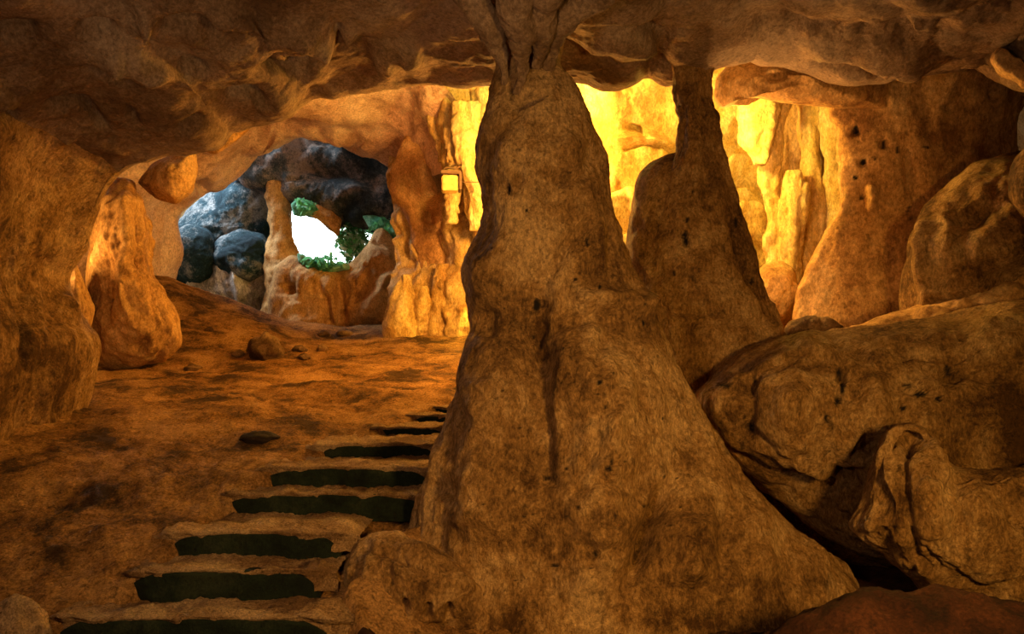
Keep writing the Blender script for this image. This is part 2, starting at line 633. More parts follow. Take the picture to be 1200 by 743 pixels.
def add_floor():
    ny, nx = 520, 520
    y = np.concatenate([np.linspace(-6, 2.5, 30)[:-1], np.geomspace(2.5, 22, ny - 29)])
    s = np.linspace(-1, 1, nx)
    s = np.sign(s) * (np.abs(s) * .72 + .28 * np.abs(s) ** 4) * 1.15
    S, Y = np.meshgrid(s, y, indexing='ij')
    X = S * np.maximum(np.abs(Y) * (Y > 0), 0) + S * np.clip(8 - np.maximum(Y, 0), 0, 8) * .9
    X = np.where(Y > 2.5, S * Y + np.sign(S) * np.maximum(np.abs(S) - .75, 0) * 14 * smooth(12, 2.5, Y), X)
    Z = floor_z(X, Y)
    V = np.stack([X, Y, Z], -1)
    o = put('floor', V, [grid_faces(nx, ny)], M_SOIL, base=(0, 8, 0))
    o.data.materials.append(M_RIM_SHADE)
    # the foreground's shade is painted in: unlit earth gets a dark red material
    F = grid_faces(nx, ny)
    c = V.reshape(-1, 3)[F].mean(1)
    px = 600 + FP * c[:, 0] / np.maximum(c[:, 1], .5)
    rim_shade = (c[:, 1] < 4.15 + .12 * pnoise(c * 2.0) + 1.8 * smooth(850, 960, px)) & (px > 385 + 15 * pnoise(c * 4))
    o.data.polygons.foreach_set('material_index', rim_shade.astype(np.int32))
    tag(o, 'sloping floor of trodden orange brown earth', kind='structure')
    return o


add_floor()

# ---- left wall and low ceiling: one surface around the mouth of the front chamber, cut in two
LIP = [  # picture point of the rim, its distance, outer picture point, distance there
    (60, 560, 6.9, -500, 760, 3.3), (92, 497, 7.4, -500, 640, 3.4), (104, 470, 7.5, -500, 560, 3.4), (111, 430, 7.5, -500, 470, 3.4),
    (113, 395, 7.5, -500, 400, 3.4), (94, 376, 7.5, -500, 350, 3.4), (78, 350, 7.5, -500, 300, 3.4), (73, 324, 7.5, -500, 250, 3.4),
    (98, 292, 7.4, -500, 190, 3.4), (108, 260, 7.3, -500, 130, 3.4), (118, 230, 7.2, -500, 40, 3.4), (133, 207, 7.1, -500, -80, 3.4),
    (165, 188, 7.0, -430, -220, 3.4), (200, 181, 7.0, -330, -300, 3.3), (255, 171, 7.0, -200, -340, 3.3), (266, 150, 7.05, -150, -350, 3.3),
    (300, 144, 7.1, -80, -350, 3.3), (342, 138, 7.2, 0, -350, 3.3), (366, 108, 7.25, 60, -350, 3.3), (386, 112, 7.25, 100, -350, 3.3),
    (412, 106, 7.25, 150, -350, 3.3), (442, 101, 7.25, 230, -350, 3.3), (490, 98, 7.25, 350, -350, 3.3), (540, 104, 7.2, 480, -350, 3.3),
    (580, 97, 7.1, 560, -350, 3.3), (655, 89, 7.0, 660, -350, 3.3), (690, 93, 7.0, 720, -350, 3.3), (720, 101, 7.0, 780, -350, 3.3),
    (738, 94, 7.0, 820, -350, 3.3), (754, 77, 7.05, 850, -350, 3.3), (770, 82, 7.05, 890, -350, 3.3), (784, 97, 7.0, 930, -350, 3.3),
    (810, 84, 6.9, 980, -350, 3.3), (842, 76, 6.9, 1050, -350, 3.3), (880, 66, 6.9, 1130, -350, 3.3), (930, 78, 6.9, 1230, -350, 3.3),
    (990, 92, 6.9, 1330, -350, 3.3), (1050, 96, 6.9, 1430, -340, 3.3), (1110, 78, 6.8, 1530, -320, 3.3), (1150, 66, 6.6, 1600, -280, 3.3),
    (1200, 92, 6.2, 1680, -200, 3.3), (1290, 110, 5.8, 1750, -100, 3.3), (1400, 130, 5.2, 1800, 20, 3.2), (1650, 200, 4.4, 1950, 160, 3.0)]

CEIL_FEATS = [  # dark undercut scars and pale edges of the ceiling
    ([(100, 82), (128, 84), (158, 96)], 7, -.16), ([(264, 104), (285, 101), (310, 112)], 6, -.14), ([(96, 34), (140, 36)], 9, -.12),
    ([(210, 68), (240, 70)], 5, -.10), ([(300, 70), (335, 76), (372, 70)], 7, -.14), ([(190, 20), (230, 14), (262, 28)], 9, -.12),
    ([(0, 45), (45, 40)], 10, -.12), ([(60, 130), (100, 128), (130, 160)], 6, -.10), ([(0, 135), (28, 142)], 6, -.12), ([(330, 60), (375, 62)], 6, -.1),
    ([(300, 20), (350, 12), (400, 30)], 14, .12), ([(240, 5), (300, 4)], 12, .10), ([(150, 30), (175, 10)], 8, .10), ([(110, 60), (230, 88)], 14, .08),
    ([(430, 60), (500, 40)], 26, .10), ([(390, 10), (398, 50)], 7, -.12), ([(150, 128), (160, 140)], 4, -.10), ([(205, 140), (230, 128)], 5, -.06),
    ([(680, 55), (720, 40), (760, 45)], 10, .06), ([(880, 30), (1000, 40), (1150, 30)], 12, -.08), ([(700, 20), (800, 30)], 8, -.08),
    ([(940, 42), (985, 32)], 4, .08), ([(1065, 26), (1100, 24)], 3, .06), ([(955, 70), (1060, 82)], 6, -.10),
    ([(60, 300), (50, 380), (40, 460)], 9, -.03), ([(20, 330), (25, 430)], 7, -.04), ([(85, 400), (75, 470)], 6, -.025), ([(45, 320), (85, 380)], 8, .03)]


def add_rim_surface():
    nt, ns = 760, 330
    c = curve(LIP, nt, False, 3.0)
    c[:, 1] += 2.5 * fbm(np.stack([c[:, 0] * .03, c[:, 1] * .03, 0 * c[:, 0]], -1), 3)
    s = np.linspace(0, 1, ns) ** 1.5
    lip, out = c[:, :2], c[:, 3:5]
    pix = lip[:, None] + (out - lip)[:, None] * s[None, :, None]
    inv = (1 / c[:, 2])[:, None] * (1 - s[None]) + (1 / c[:, 5])[:, None] * s[None]
    V = P3(pix[..., 0], pix[..., 1], 1 / inv)
    # behind the rim the rock turns away and up
    nb = 46
    dp = out - lip
    e_out = np.stack([dp[:, 0], 0 * dp[:, 0], -dp[:, 1]], -1)
    e_out = np.stack([gsm(e_out[:, j], 14) for j in range(3)], -1)
    e_out /= np.linalg.norm(e_out, axis=1)[:, None]
    a = np.linspace(0, 1, nb + 1)[1:][::-1]
    ang = np.minimum(a * 2.2, 1) * math.pi / 2
    r0 = .30
    ext = np.maximum(a - .455, 0) * 5.0
    back = V[:, :1] + (r0 * np.sin(ang))[None, :, None] * np.array([0, 1.0, 0]) + ((r0 * (1 - np.cos(ang)) + ext)[None, :, None]) * e_out[:, None] \
        + (ext * .12)[None, :, None] * np.array([0, 1.0, 0])
    V = np.concatenate([back, V], 1)
    N = normals(V, False)
    mid = V[nt // 2, nb + 100]
    if (N[nt // 2, nb + 100] * (np.array([0, 2, CZ]) - mid)).sum() < 0:
        N = -N
    rl = relief(V, [('big', .10, .8), ('scallop', .12, 1.5), ('facet', .20, .95), ('fine', .025, 4.0)], 3.0)
    rw = relief(V, [('big', .10, .8), ('flute', .055, 2.4), ('fine', .018, 4.5), ('pit', .08, 3.5)], 5.0)
    t = np.linspace(0, 1, nt)
    px, row = to_pix(V)
    wl = smooth(.20, .30, t)[:, None]
    wedge = .35 + .65 * smooth(0, 30, np.abs(np.arange(V.shape[1]) - nb))[None]
    disp = (rl * wl + rw * (1 - wl)) * wedge + 1.5 * features(V, N, CEIL_FEATS)
    V = V + N * disp[..., None]
    cut = int(np.argmin(np.abs(c[:, 0] - 140) + np.abs(c[:, 1] - 203)))
    for nm, a0, a1, lab, mt in (('wall_left', 0, cut + 1, 'brown fluted rock wall left of the earth slope', M_COL), ('ceiling', cut, nt, 'low scalloped grey brown rock ceiling', M_CEIL)):
        W = V[a0:a1]
        n, m = W.shape[:2]
        tag(put(nm, W, [grid_faces(n, m)], mt, base=(0, 5, CZ)), lab, kind='structure')


add_rim_surface()


# ---- outer shell of the cave, with the mouth and the skylight left open
def add_shell():
    nu, nv = 220, 110
    th = np.linspace(0, 2 * math.pi, nu, endpoint=False)
    ph = np.linspace(.02, math.pi - .02, nv)
    T, Q = np.meshgrid(th, ph, indexing='ij')
    n = np.stack([np.cos(T) * np.sin(Q), np.sin(T) * np.sin(Q), np.cos(Q)], -1)
    r = np.array([14.0, 14.5, 6.5])
    k = (np.abs(n) ** 3).sum(-1) ** (-1 / 3)
    V = n * k[..., None] * r + np.array([0, 7.0, 2.6])
    V = V - n * (relief(V, [('big', .5, .35), ('fine', .14, 1.3)])[..., None])
    px, row = to_pix(V)
    c = V
    hole = (px > 322) & (px < 492) & (row > 205) & (row < 335) & (V[..., 1] > 12)
    sky = (np.abs(V[..., 0] + 7.0) < 1.1) & (np.abs(V[..., 1] - 16.2) < 1.1) & (V[..., 2] > 5.0)
    keep = ~(hole | sky)
    mask = keep & np.roll(keep, -1, 0) & np.roll(keep, -1, 1)
    o = put('wall_back', V, [grid_faces(nu, nv, True, mask=mask)], M_ORANGE, base=(0, 7, 0))
    tag(o, 'rough orange brown rock enclosing the far chamber', kind='structure')


add_shell()


# ---- lit rock wall behind the columns
def add_far_wall():
    nu, nv = 330, 220
    px = np.linspace(455, 1120, nu)
    row = np.linspace(-10, 470, nv)
    A, B = np.meshgrid(px, row, indexing='ij')
    D = np.interp(A, [455, 520, 590, 640, 720, 800, 900, 1120], [14.0, 13.4, 12.2, 11.0, 10.5, 10.4, 10.4, 9.4])
    D = D - .9 * smooth(200, -10, B) - .8 * smooth(150, 320, B)
    V = P3(A, B, D)
    N = normals(V, False)
    if (N[..., 1]).mean() > 0:
        N = -N
    w = smooth(560, 640, A)
    d1 = relief(V, [('big', .25, .7), ('flute', .22, 1.7), ('fine', .05, 4)], 2.0)
    d2 = relief(V, [('big', .22, .8), ('bed', .14, 1.1), ('fine', .04, 4)], 2.0)
    f = features(V, N, [([(722, 176), (738, 158), (760, 160), (775, 178)], 9, .25), ([(735, 147), (748, 152), (758, 162)], 4, -.25), ([(738, 186), (758, 176), (782, 184), (796, 178)], 6, -.3), ([(712, 212), (740, 196), (790, 200)], 10, .25),
                        ([(700, 240), (728, 224), (765, 232)], 6, -.28), ([(705, 262), (735, 246), (770, 262)], 10, .22), ([(722, 276), (745, 270), (760, 284)], 5, -.22),
                        ([(840, 205), (870, 198), (905, 210)], 8, .2), ([(840, 224), (872, 216), (905, 228)], 5, -.25), ([(855, 262), (880, 252), (905, 266)], 9, .2), ([(862, 290), (885, 280), (905, 290)], 5, -.2)])
    V = V + N * (d1 * (1 - w) + d2 * w + f)[..., None]
    tag(put('wall_far', V, [grid_faces(nu, nv)], M_YEL, base=(1.5, 11, 0)), 'uneven pale rock wall lit yellow behind the columns', kind='structure')


add_far_wall()

# ================================================================== COLUMNS
MAIN = [(-90, 520, 735, 1), (-40, 538, 712, 1), (0, 553, 690, 1), (30, 571, 666, 1), (60, 578, 655, 1), (88, 582, 655, 1), (105, 578, 670, 1), (130, 572, 690, .95), (165, 566, 705, .9),
        (200, 567, 715, .88), (240, 569, 722, .85), (270, 563, 727, .82), (292, 550, 731, .8), (318, 542, 737, .78), (344, 545, 748, .76), (362, 557, 759, .75), (385, 561, 772, .73),
        (410, 549, 786, .72), (450, 535, 801, .70), (490, 521, 817, .68), (520, 509, 840, .65), (565, 491, 880, .6), (610, 482, 928, .55), (650, 462, 978, .52), (680, 445, 1004, .5), (700, 435, 1012, .5), (730, 430, 1016, .5)]
MAIN_F = [([(628, 300), (626, 380), (636, 480), (640, 600)], 20, -.13), ([(690, 400), (712, 520), (700, 640), (690, 720)], 34, .19), ([(790, 560), (760, 620), (735, 690)], 11, -.17),
          ([(805, 600), (800, 690)], 28, .17), ([(670, 350), (730, 352), (765, 372)], 12, .09), ([(640, 385), (700, 372), (750, 395)], 9, -.05), ([(660, 410), (650, 480), (655, 560)], 9, .05),
          ([(590, 420), (570, 520), (560, 640)], 28, .13), ([(700, 165), (690, 200), (650, 215)], 10, -.06), ([(600, 150), (595, 250)], 16, .05), ([(665, 130), (690, 230), (700, 300)], 18, .05),
          ([(600, 120), (640, 108)], 6, -.07), ([(700, 255), (670, 280), (640, 330)], 8, -.05), ([(880, 600), (900, 680)], 18, .06), ([(850, 590), (840, 690)], 9, -.05),
          ([(620, 610), (650, 700)], 12, -.06), ([(560, 300), (570, 345)], 10, .05), ([(578, 360), (575, 400)], 10, -.05), ([(500, 560), (540, 590)], 12, -.05),
          ([(838, 735), (843, 705), (852, 718)], 4, -.05)]
PITS = [(688, 283, 3.5, 9), (629, 357, 7, 11), (713, 549, 5, 6), (703, 448, 6, 5), (697, 650, 4, 7), (674, 328, 3, 3), (700, 462, 3, 3), (677, 595, 3, 3), (694, 665, 3, 4), (641, 560, 4, 6),
        (650, 663, 7, 3), (692, 615, 3, 2.5), (597, 222, 2.5, 12), (625, 395, 3, 6)]
great = empty('rock_column', T3(720, 700, 5.2), 'great pale brown rock column with a flaring base beside the steps', 'rock column')
trunk = loft('trunk', MAIN, 5.2, M_COL, nring=560, nseg=520, parent=great, feats=MAIN_F + [([(a, b - h * .4), (a, b + h * .4)], max(w, h * .45) * .8, -.05) for a, b, w, h in PITS], round_k=5,
     style=[('big', .05, 1.3), ('flute', .040, 3.2), ('fine', .012, 6.0), ('pit', .03, 4.0)])
blob('foot', [(392, 700), (398, 665), (412, 640), (432, 626), (462, 622), (500, 636), (540, 660), (575, 690), (570, 735), (500, 758), (430, 752), (398, 735)], 4.85, M_COL, .42, .5, 150, 90, parent=great, center=(500, 690),
     style=[('big', .04, 2.0), ('flute', .05, 6), ('fine', .02, 7)], feats=[([(425, 640), (470, 650), (510, 680)], 8, -.06), ([(470, 720), (475, 700)], 5, -.05), ([(500, 725), (503, 705)], 5, -.05), ([(525, 728), (528, 705)], 5, -.05)])
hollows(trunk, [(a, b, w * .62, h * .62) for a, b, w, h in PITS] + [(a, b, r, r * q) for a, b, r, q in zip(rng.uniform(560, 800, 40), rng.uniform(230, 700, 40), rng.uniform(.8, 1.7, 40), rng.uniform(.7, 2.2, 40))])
for pth in ([(520, -40, 4.7, 22), (556, 0, 4.75, 17), (575, 30, 4.8, 13), (590, 66, 4.95, 10), (592, 100, 5.05, 7)],
            [(590, -50, 4.5, 26), (600, 0, 4.6, 22), (612, 40, 4.75, 16), (612, 80, 4.9, 11), (604, 110, 5.0, 6)],
            [(740, -50, 4.6, 26), (700, -8, 4.7, 20), (668, 16, 4.8, 15), (648, 50, 4.95, 13), (640, 90, 5.05, 7)],
            [(640, -50, 4.5, 24), (640, 0, 4.65, 20), (634, 40, 4.8, 13), (630, 80, 4.95, 7)]):
    tube('root_strand', pth, M_CEIL, 36, 90, great, style=[('big', .03, 2), ('flute', .03, 5), ('fine', .01, 9)])

second = empty('rock_column', T3(830, 440, 6.8), 'narrower dark brown rock column between the two lit openings', 'rock column')
trunk2 = loft('trunk', [(20, 760, 866), (55, 780, 846), (85, 788, 838), (130, 792, 841), (165, 792, 846), (200, 787, 851), (230, 774, 862), (260, 762, 870), (300, 750, 880), (340, 746, 892), (370, 750, 903), (400, 760, 918), (440, 765, 935), (520, 770, 950)],
     6.75, M_COL, 260, 200, parent=second, depth=.9, style=[('big', .04, 1.4), ('flute', .05, 3.2), ('fine', .014, 6), ('pit', .04, 3.5)], feats=[([(800, 270), (806, 290)], 4, -.08), ([(862, 250), (885, 340)], 6, -.05), ([(825, 90), (830, 250)], 7, -.04), ([(780, 375), (900, 378)], 6, -.05)])
shoulder = blob('shoulder', [(731, 312), (736, 264), (742, 222), (752, 198), (768, 186), (792, 178), (822, 176), (846, 196), (856, 240), (866, 300), (872, 370), (860, 440), (800, 480), (760, 460), (738, 390)], 6.98, M_COL, .48, .4, 160, 100, parent=second,
     style=[('big', .04, 1.4), ('flute', .06, 3.2), ('fine', .014, 6), ('pit', .05, 3.5)], feats=[([(801, 272), (806, 288)], 5, -.08), ([(765, 330), (770, 350)], 4, -.05), ([(778, 250), (782, 300)], 6, -.04)])

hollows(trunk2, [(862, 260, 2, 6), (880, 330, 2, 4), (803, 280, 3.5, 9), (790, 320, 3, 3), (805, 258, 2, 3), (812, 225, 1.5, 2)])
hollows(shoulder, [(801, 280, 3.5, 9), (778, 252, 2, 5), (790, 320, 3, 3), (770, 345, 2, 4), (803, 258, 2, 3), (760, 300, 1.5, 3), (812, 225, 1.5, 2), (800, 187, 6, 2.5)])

# ================================================================== RIGHT SIDE
MOUND = empty('boulder', T3(1000, 620, 6.2), 'broad brown boulder behind the hollow stump, right of the great column', 'boulder')
mound = blob('body', [(806, 470), (830, 447), (862, 424), (905, 402), (950, 389), (1000, 386), (1060, 380), (1120, 368), (1180, 350), (1300, 340), (1400, 480), (1330, 640), (1180, 680), (1060, 665), (985, 640), (930, 605), (880, 560), (838, 515)],
     6.1, M_COL, .95, .8, 260, 150, parent=MOUND, center=(1050, 500), p=.8, k=2.5, style=[('big', .10, 1.0), ('flute', .10, 3.0), ('fine', .02, 6), ('pit', .06, 3.2)],
     feats=[([(984, 435), (988, 450)], 5, -.12), ([(985, 462), (982, 472)], 4, -.10), ([(970, 486), (968, 494)], 4, -.1), ([(905, 560), (960, 590), (1020, 560)], 20, -.2), ([(1000, 520), (1030, 530)], 16, -.16),
            ([(930, 460), (935, 530)], 22, .10), ([(885, 440), (880, 520)], 8, -.08), ([(1020, 440), (1030, 500)], 18, .08), ([(1100, 430), (1180, 440)], 14, -.12), ([(1060, 455), (1110, 465)], 6, -.08), ([(1045, 415), (1150, 410)], 6, -.06), ([(850, 455), (870, 435)], 6, -.1)])
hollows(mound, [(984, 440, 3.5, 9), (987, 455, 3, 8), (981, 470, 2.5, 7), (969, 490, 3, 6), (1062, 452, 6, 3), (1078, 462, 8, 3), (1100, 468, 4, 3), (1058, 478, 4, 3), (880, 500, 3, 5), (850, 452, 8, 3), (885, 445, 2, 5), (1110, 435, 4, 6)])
STUMP = empty('stalagmite_stump', T3(1130, 700, 4.9), 'brown stalagmite stump with a hollow rimmed top, in front of the broad boulder', 'stalagmite')
blob('body', [(1036, 512), (1046, 500), (1066, 497), (1084, 503), (1096, 528), (1118, 546), (1160, 552), (1220, 540), (1300, 560), (1330, 660), (1260, 725), (1150, 718), (1092, 706), (1062, 675), (1020, 640), (992, 618), (1006, 590), (1018, 560), (1028, 535)],
     4.95, M_COL, .55, .5, 260, 130, parent=STUMP, center=(1120, 620), k=1.8, p=.9, style=[('big', .04, 1.6), ('flute', .06, 4.5), ('fine', .022, 6.5)],
     feats=[([(1046, 520), (1060, 516), (1076, 520)], 11, -.34), ([(1042, 512), (1050, 501), (1070, 499), (1084, 506), (1094, 530), (1102, 550)], 5, .05), ([(1042, 520), (1046, 560), (1052, 590)], 5, .05), ([(1060, 540), (1064, 600), (1075, 660)], 7, -.07),
            ([(1085, 560), (1095, 640)], 12, .07), ([(1140, 560), (1150, 620)], 16, .06), ([(1120, 570), (1128, 640)], 7, -.06), ([(1180, 570), (1195, 620)], 8, -.06)])
tube('rim', [(1024, 585, 4.70, 4), (1031, 555, 4.68, 5), (1038, 525, 4.66, 6), (1048, 507, 4.66, 6), (1066, 501, 4.65, 6), (1082, 506, 4.65, 6), (1094, 526, 4.66, 6), (1108, 548, 4.70, 5), (1122, 572, 4.78, 3)], M_COL, 36, 130, STUMP, style=[('big', .02, 3), ('fine', .015, 6)])
PIER = empty('rock_pier', T3(1050, 400, 7.9), 'tall ochre rock pier right of the lit opening', 'rock pier')
pier = loft('body', [(40, 960, 1300), (95, 978, 1230), (130, 978, 1200), (160, 989, 1190), (200, 988, 1190), (240, 982, 1190), (280, 965, 1190), (320, 945, 1200), (345, 936, 1200), (380, 928, 1210), (430, 915, 1230)], 7.7, M_ORANGE, 240, 220, parent=PIER, depth=.32,
     style=[('big', .06, 1.1), ('flute', .045, 2.6), ('fine', .016, 5.5), ('pit', .08, 3.2)], feats=[([(1003, 150), (1003, 160)], 5, -.12), ([(1020, 215), (1024, 250)], 6, .10), ([(1035, 165), (1035, 175)], 4, -.1), ([(1010, 188), (1012, 195)], 4, -.1), ([(1062, 170), (1066, 230)], 6, -.08)])
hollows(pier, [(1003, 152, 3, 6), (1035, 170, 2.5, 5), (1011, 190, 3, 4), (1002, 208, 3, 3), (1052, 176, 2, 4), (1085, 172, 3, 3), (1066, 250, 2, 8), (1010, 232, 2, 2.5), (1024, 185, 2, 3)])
blob('lintel', [(838, 92), (852, 76), (885, 62), (930, 52), (1000, 70), (1060, 80), (1050, 130), (985, 128), (975, 127), (930, 122), (880, 114), (862, 116), (845, 128), (836, 115)], 7.6, M_ORANGE, .35, .5, 160, 80, parent=PIER,
     style=[('big', .05, 1.3), ('fine', .02, 5)], feats=[([(870, 66), (960, 62)], 3, .05), ([(895, 80), (960, 98)], 4, .05), ([(900, 90), (950, 84)], 4, -.05)])
tag(blob('leaning_boulder', [(1058, 330), (1064, 280), (1078, 247), (1105, 222), (1137, 196), (1180, 180), (1260, 170), (1330, 260), (1280, 360), (1180, 372), (1110, 385), (1075, 385), (1058, 372)], 6.95, M_COL, .75, .5, 190, 110, center=(1190, 290), p=1.3,
         style=[('big', .08, 1.3), ('facet', .15, 1.8), ('fine', .025, 5)], feats=[([(1085, 250), (1090, 320), (1085, 375)], 9, .10), ([(1110, 260), (1180, 235)], 18, -.14), ([(1130, 300), (1200, 290)], 14, .08)]),
    'dark brown leaning boulder with bright left edge, on the ledge by the ochre pier', 'boulder')
tag(blob('ledge_rock', [(985, 388), (1030, 374), (1070, 362), (1110, 346), (1150, 325), (1172, 318), (1230, 300), (1330, 300), (1330, 400), (1180, 400), (1080, 402), (1010, 398)], 6.55, M_ORANGE, .45, .6, 180, 80,
         style=[('big', .05, 1.4), ('facet', .12, 3.0), ('fine', .03, 6)], tilt=(0, -.5)), 'long rubbly ledge with a bright top, under the leaning boulder', 'rock ledge')
tag(blob('corner_rock', [(1184, 232), (1180, 205), (1190, 185), (1215, 160), (1330, 120), (1400, 220), (1330, 320), (1230, 280)], 5.9, M_COL, .4, .5, 120, 70, style=[('big', .06, 1.4), ('facet', .12, 2.2), ('fine', .03, 6)]),
    'brown rock jutting in from the right edge above the ledge', 'rock')
tag(blob('ceiling_spur', [(1160, 70), (1172, 55), (1186, 66), (1205, 84), (1260, 110), (1260, 135), (1190, 92), (1168, 84)], 6.1, M_ORANGE, .15, .3, 90, 50, style=[('big', .03, 2), ('facet', .08, 4), ('fine', .02, 8)]),
    'small bright rock spur under the ceiling at the right edge', 'rock spur')
tag(blob('boulder', [(885, 325), (897, 308), (915, 306), (930, 316), (936, 345), (932, 385), (905, 392), (890, 370)], 8.3, M_ORANGE, .3, .3, 90, 60, style=[('big', .06, 2), ('fine', .02, 6)]),
    'small ochre boulder at the foot of the right opening', 'boulder', 'small boulders in the right opening')
tag(blob('boulder', [(925, 378), (945, 372), (975, 374), (990, 384), (975, 394), (935, 396), (918, 390)], 6.9, M_STONE, .15, .2, 70, 40, style=[('big', .03, 3), ('facet', .07, 6), ('fine', .02, 9)]),
    'flat dark boulder on the sill of the right opening', 'boulder', 'small boulders in the right opening')

# flowstone curtain in the right opening
CUR = empty('flowstone_curtain', T3(930, 340, 9.2), 'glowing yellow flowstone curtain hanging in the right opening', 'flowstone')
for keys, dd, dep, sd in (([(70, 866, 912), (100, 866, 912), (130, 865, 910), (165, 867, 904), (183, 876, 898), (192, 884, 892)], 9.0, .8, 1),
                          ([(80, 893, 935), (150, 893, 918), (200, 893, 915), (250, 895, 920), (300, 898, 926), (345, 890, 940), (380, 885, 950)], 9.2, .9, 2),
                          ([(80, 925, 965), (130, 935, 965), (190, 940, 968), (250, 935, 975), (300, 920, 970), (345, 915, 965), (380, 910, 970)], 9.3, .8, 3),
                          ([(80, 955, 1010), (130, 962, 1005), (190, 966, 1010), (250, 965, 1010), (300, 955, 1000), (345, 950, 1000), (380, 940, 1000)], 9.2, .8, 4),
                          ([(80, 880, 985), (150, 890, 985), (220, 895, 985), (300, 900, 985), (380, 900, 985)], 9.75, .35, 5),
                          ([(200, 922, 938), (225, 916, 948), (260, 912, 945), (300, 908, 940), (350, 905, 940)], 9.1, .8, 6)):
    loft('fold', keys, dd, M_YEL, 110, 70, parent=CUR, depth=dep, style=[('big', .04, 2), ('flute', .05, 4), ('fine', .012, 8)], seed=sd * 3.1)

# ================================================================== FAR LEFT CHAMBER
PIL = empty('flowstone_pillar', T3(520, 376, 13.2), 'orange flowstone pillar with bulging middle and glowing yellow foot, left of the great column', 'flowstone')
loft('body', [(100, 470, 545), (130, 480, 535), (155, 480, 530), (180, 466, 528), (200, 456, 530), (220, 458, 532), (245, 472, 535), (270, 481, 540), (295, 485, 552), (320, 487, 565), (345, 484, 580), (365, 474, 600), (385, 466, 620), (410, 460, 630)], 13.2, M_PILLAR, 220, 160, parent=PIL, depth=.7,
     style=[('big', .14, .9), ('flute', .05, 1.4), ('fine', .018, 4)], feats=[([(505, 245), (500, 262)], 8, -.3), ([(520, 285), (530, 290)], 6, -.2), ([(490, 190), (510, 240)], 12, .2), ([(545, 300), (535, 360)], 7, -.2)])
for keys, sd in (([(310, 512, 524), (335, 508, 528), (360, 503, 533), (382, 500, 538), (404, 500, 538)], 1), ([(330, 540, 552), (350, 534, 556), (370, 530, 562), (384, 528, 566), (404, 528, 566)], 2), ([(322, 466, 482), (345, 458, 488), (365, 452, 492), (384, 448, 496), (404, 448, 496)], 3), ([(335, 488, 500), (355, 484, 506), (384, 480, 510), (404, 480, 510)], 4)):
    loft('foot_buttress', keys, 12.6, M_YEL, 60, 50, parent=PIL, depth=.9, style=[('big', .04, 2), ('flute', .05, 4), ('fine', .015, 8)], seed=sd * 2.2)

DRA = empty('flowstone_drapery', T3(540, 280, 12.2), 'bright yellow flowstone drapery beside the upper left of the great column', 'flowstone')
for keys, dd, sd in (([(60, 488, 545), (100, 492, 535), (130, 496, 525), (160, 505, 522), (190, 512, 520)], 12.2, 1), ([(60, 515, 570), (110, 515, 560), (150, 517, 555), (190, 521, 548), (225, 526, 542), (250, 530, 538)], 12.0, 2),
                     ([(60, 540, 600), (120, 545, 600), (180, 545, 600), (220, 545, 595), (262, 550, 585), (285, 556, 578)], 11.9, 3), ([(150, 520, 545), (190, 524, 542), (230, 524, 536), (262, 527, 532)], 11.8, 4), ([(120, 530, 560), (175, 535, 566), (205, 542, 570), (235, 548, 568), (270, 552, 566)], 11.6, 5)):
    loft('fold', keys, dd, M_YEL, 90, 60, parent=DRA, depth=.7, style=[('big', .05, 1.5), ('flute', .07, 3), ('fine', .02, 6)], seed=sd * 4.7)

ARCH_O = [(40, 420), (20, 330), (40, 240), (85, 175), (150, 140), (230, 118), (300, 105), (360, 88), (410, 82), (460, 76), (510, 86), (540, 120), (550, 200)]
ARCH_I = [(175, 400), (166, 335), (188, 318), (202, 290), (212, 258), (232, 226), (262, 196), (278, 176), (312, 166), (360, 166), (410, 172), (446, 190), (474, 222)]


def add_arch():
    nt, ns = 300, 90
    t = np.linspace(0, 1, nt)
    k = np.linspace(0, 1, len(ARCH_O))
    o = np.stack([gsm(np.interp(t, k, np.array(ARCH_O, float)[:, j]), 5) for j in (0, 1)], -1)
    i = np.stack([gsm(np.interp(t, k, np.array(ARCH_I, float)[:, j]), 4) for j in (0, 1)], -1)
    i[:, 1] += 4 * fbm(np.stack([t * 14, 0 * t, 0 * t], -1), 3)
    s = np.linspace(0, 1, ns)
    pix = o[:, None] + (i - o)[:, None] * s[None, :, None]
    D = 11.8 + 2.4 * s[None] ** 1.3 + 0 * t[:, None]
    V = P3(pix[..., 0], pix[..., 1], D)
    nb = 30
    dp = o - i
    e = np.stack([dp[:, 0], 0 * dp[:, 0], -dp[:, 1]], -1)
    e = np.stack([gsm(e[:, j], 8) for j in range(3)], -1)
    e /= np.linalg.norm(e, axis=1)[:, None]
    a = np.linspace(0, 1, nb + 1)[1:]
    ang = np.minimum(a * 2, 1) * math.pi / 2
    ext = np.maximum(a - .5, 0) * 5
    back = V[:, -1:] + (.5 * np.sin(ang) + ext * .3)[None, :, None] * np.array([0, 1.0, 0]) + (.5 * (1 - np.cos(ang)) + ext)[None, :, None] * e[:, None]
    V = np.concatenate([V, back], 1)
    N = normals(V, False)
    if N[:, 40, 1].mean() > 0:
        N = -N
    V = V + N * (relief(V, [('big', .26, .6), ('scallop', .22, .55), ('bed', .10, 1.0), ('fine', .025, 3)], 8.0) + features(V, N, [([(235, 208), (234, 222)], 5, -.4), ([(290, 170), (330, 150), (420, 160)], 8, .15)]))[..., None]
    n, m = V.shape[:2]
    return tag(put('rock_arch', V, [grid_faces(n, m)], M_PINK), 'pinkish orange rock arch around the blue far chamber', 'rock arch', None, 'thing')


add_arch()

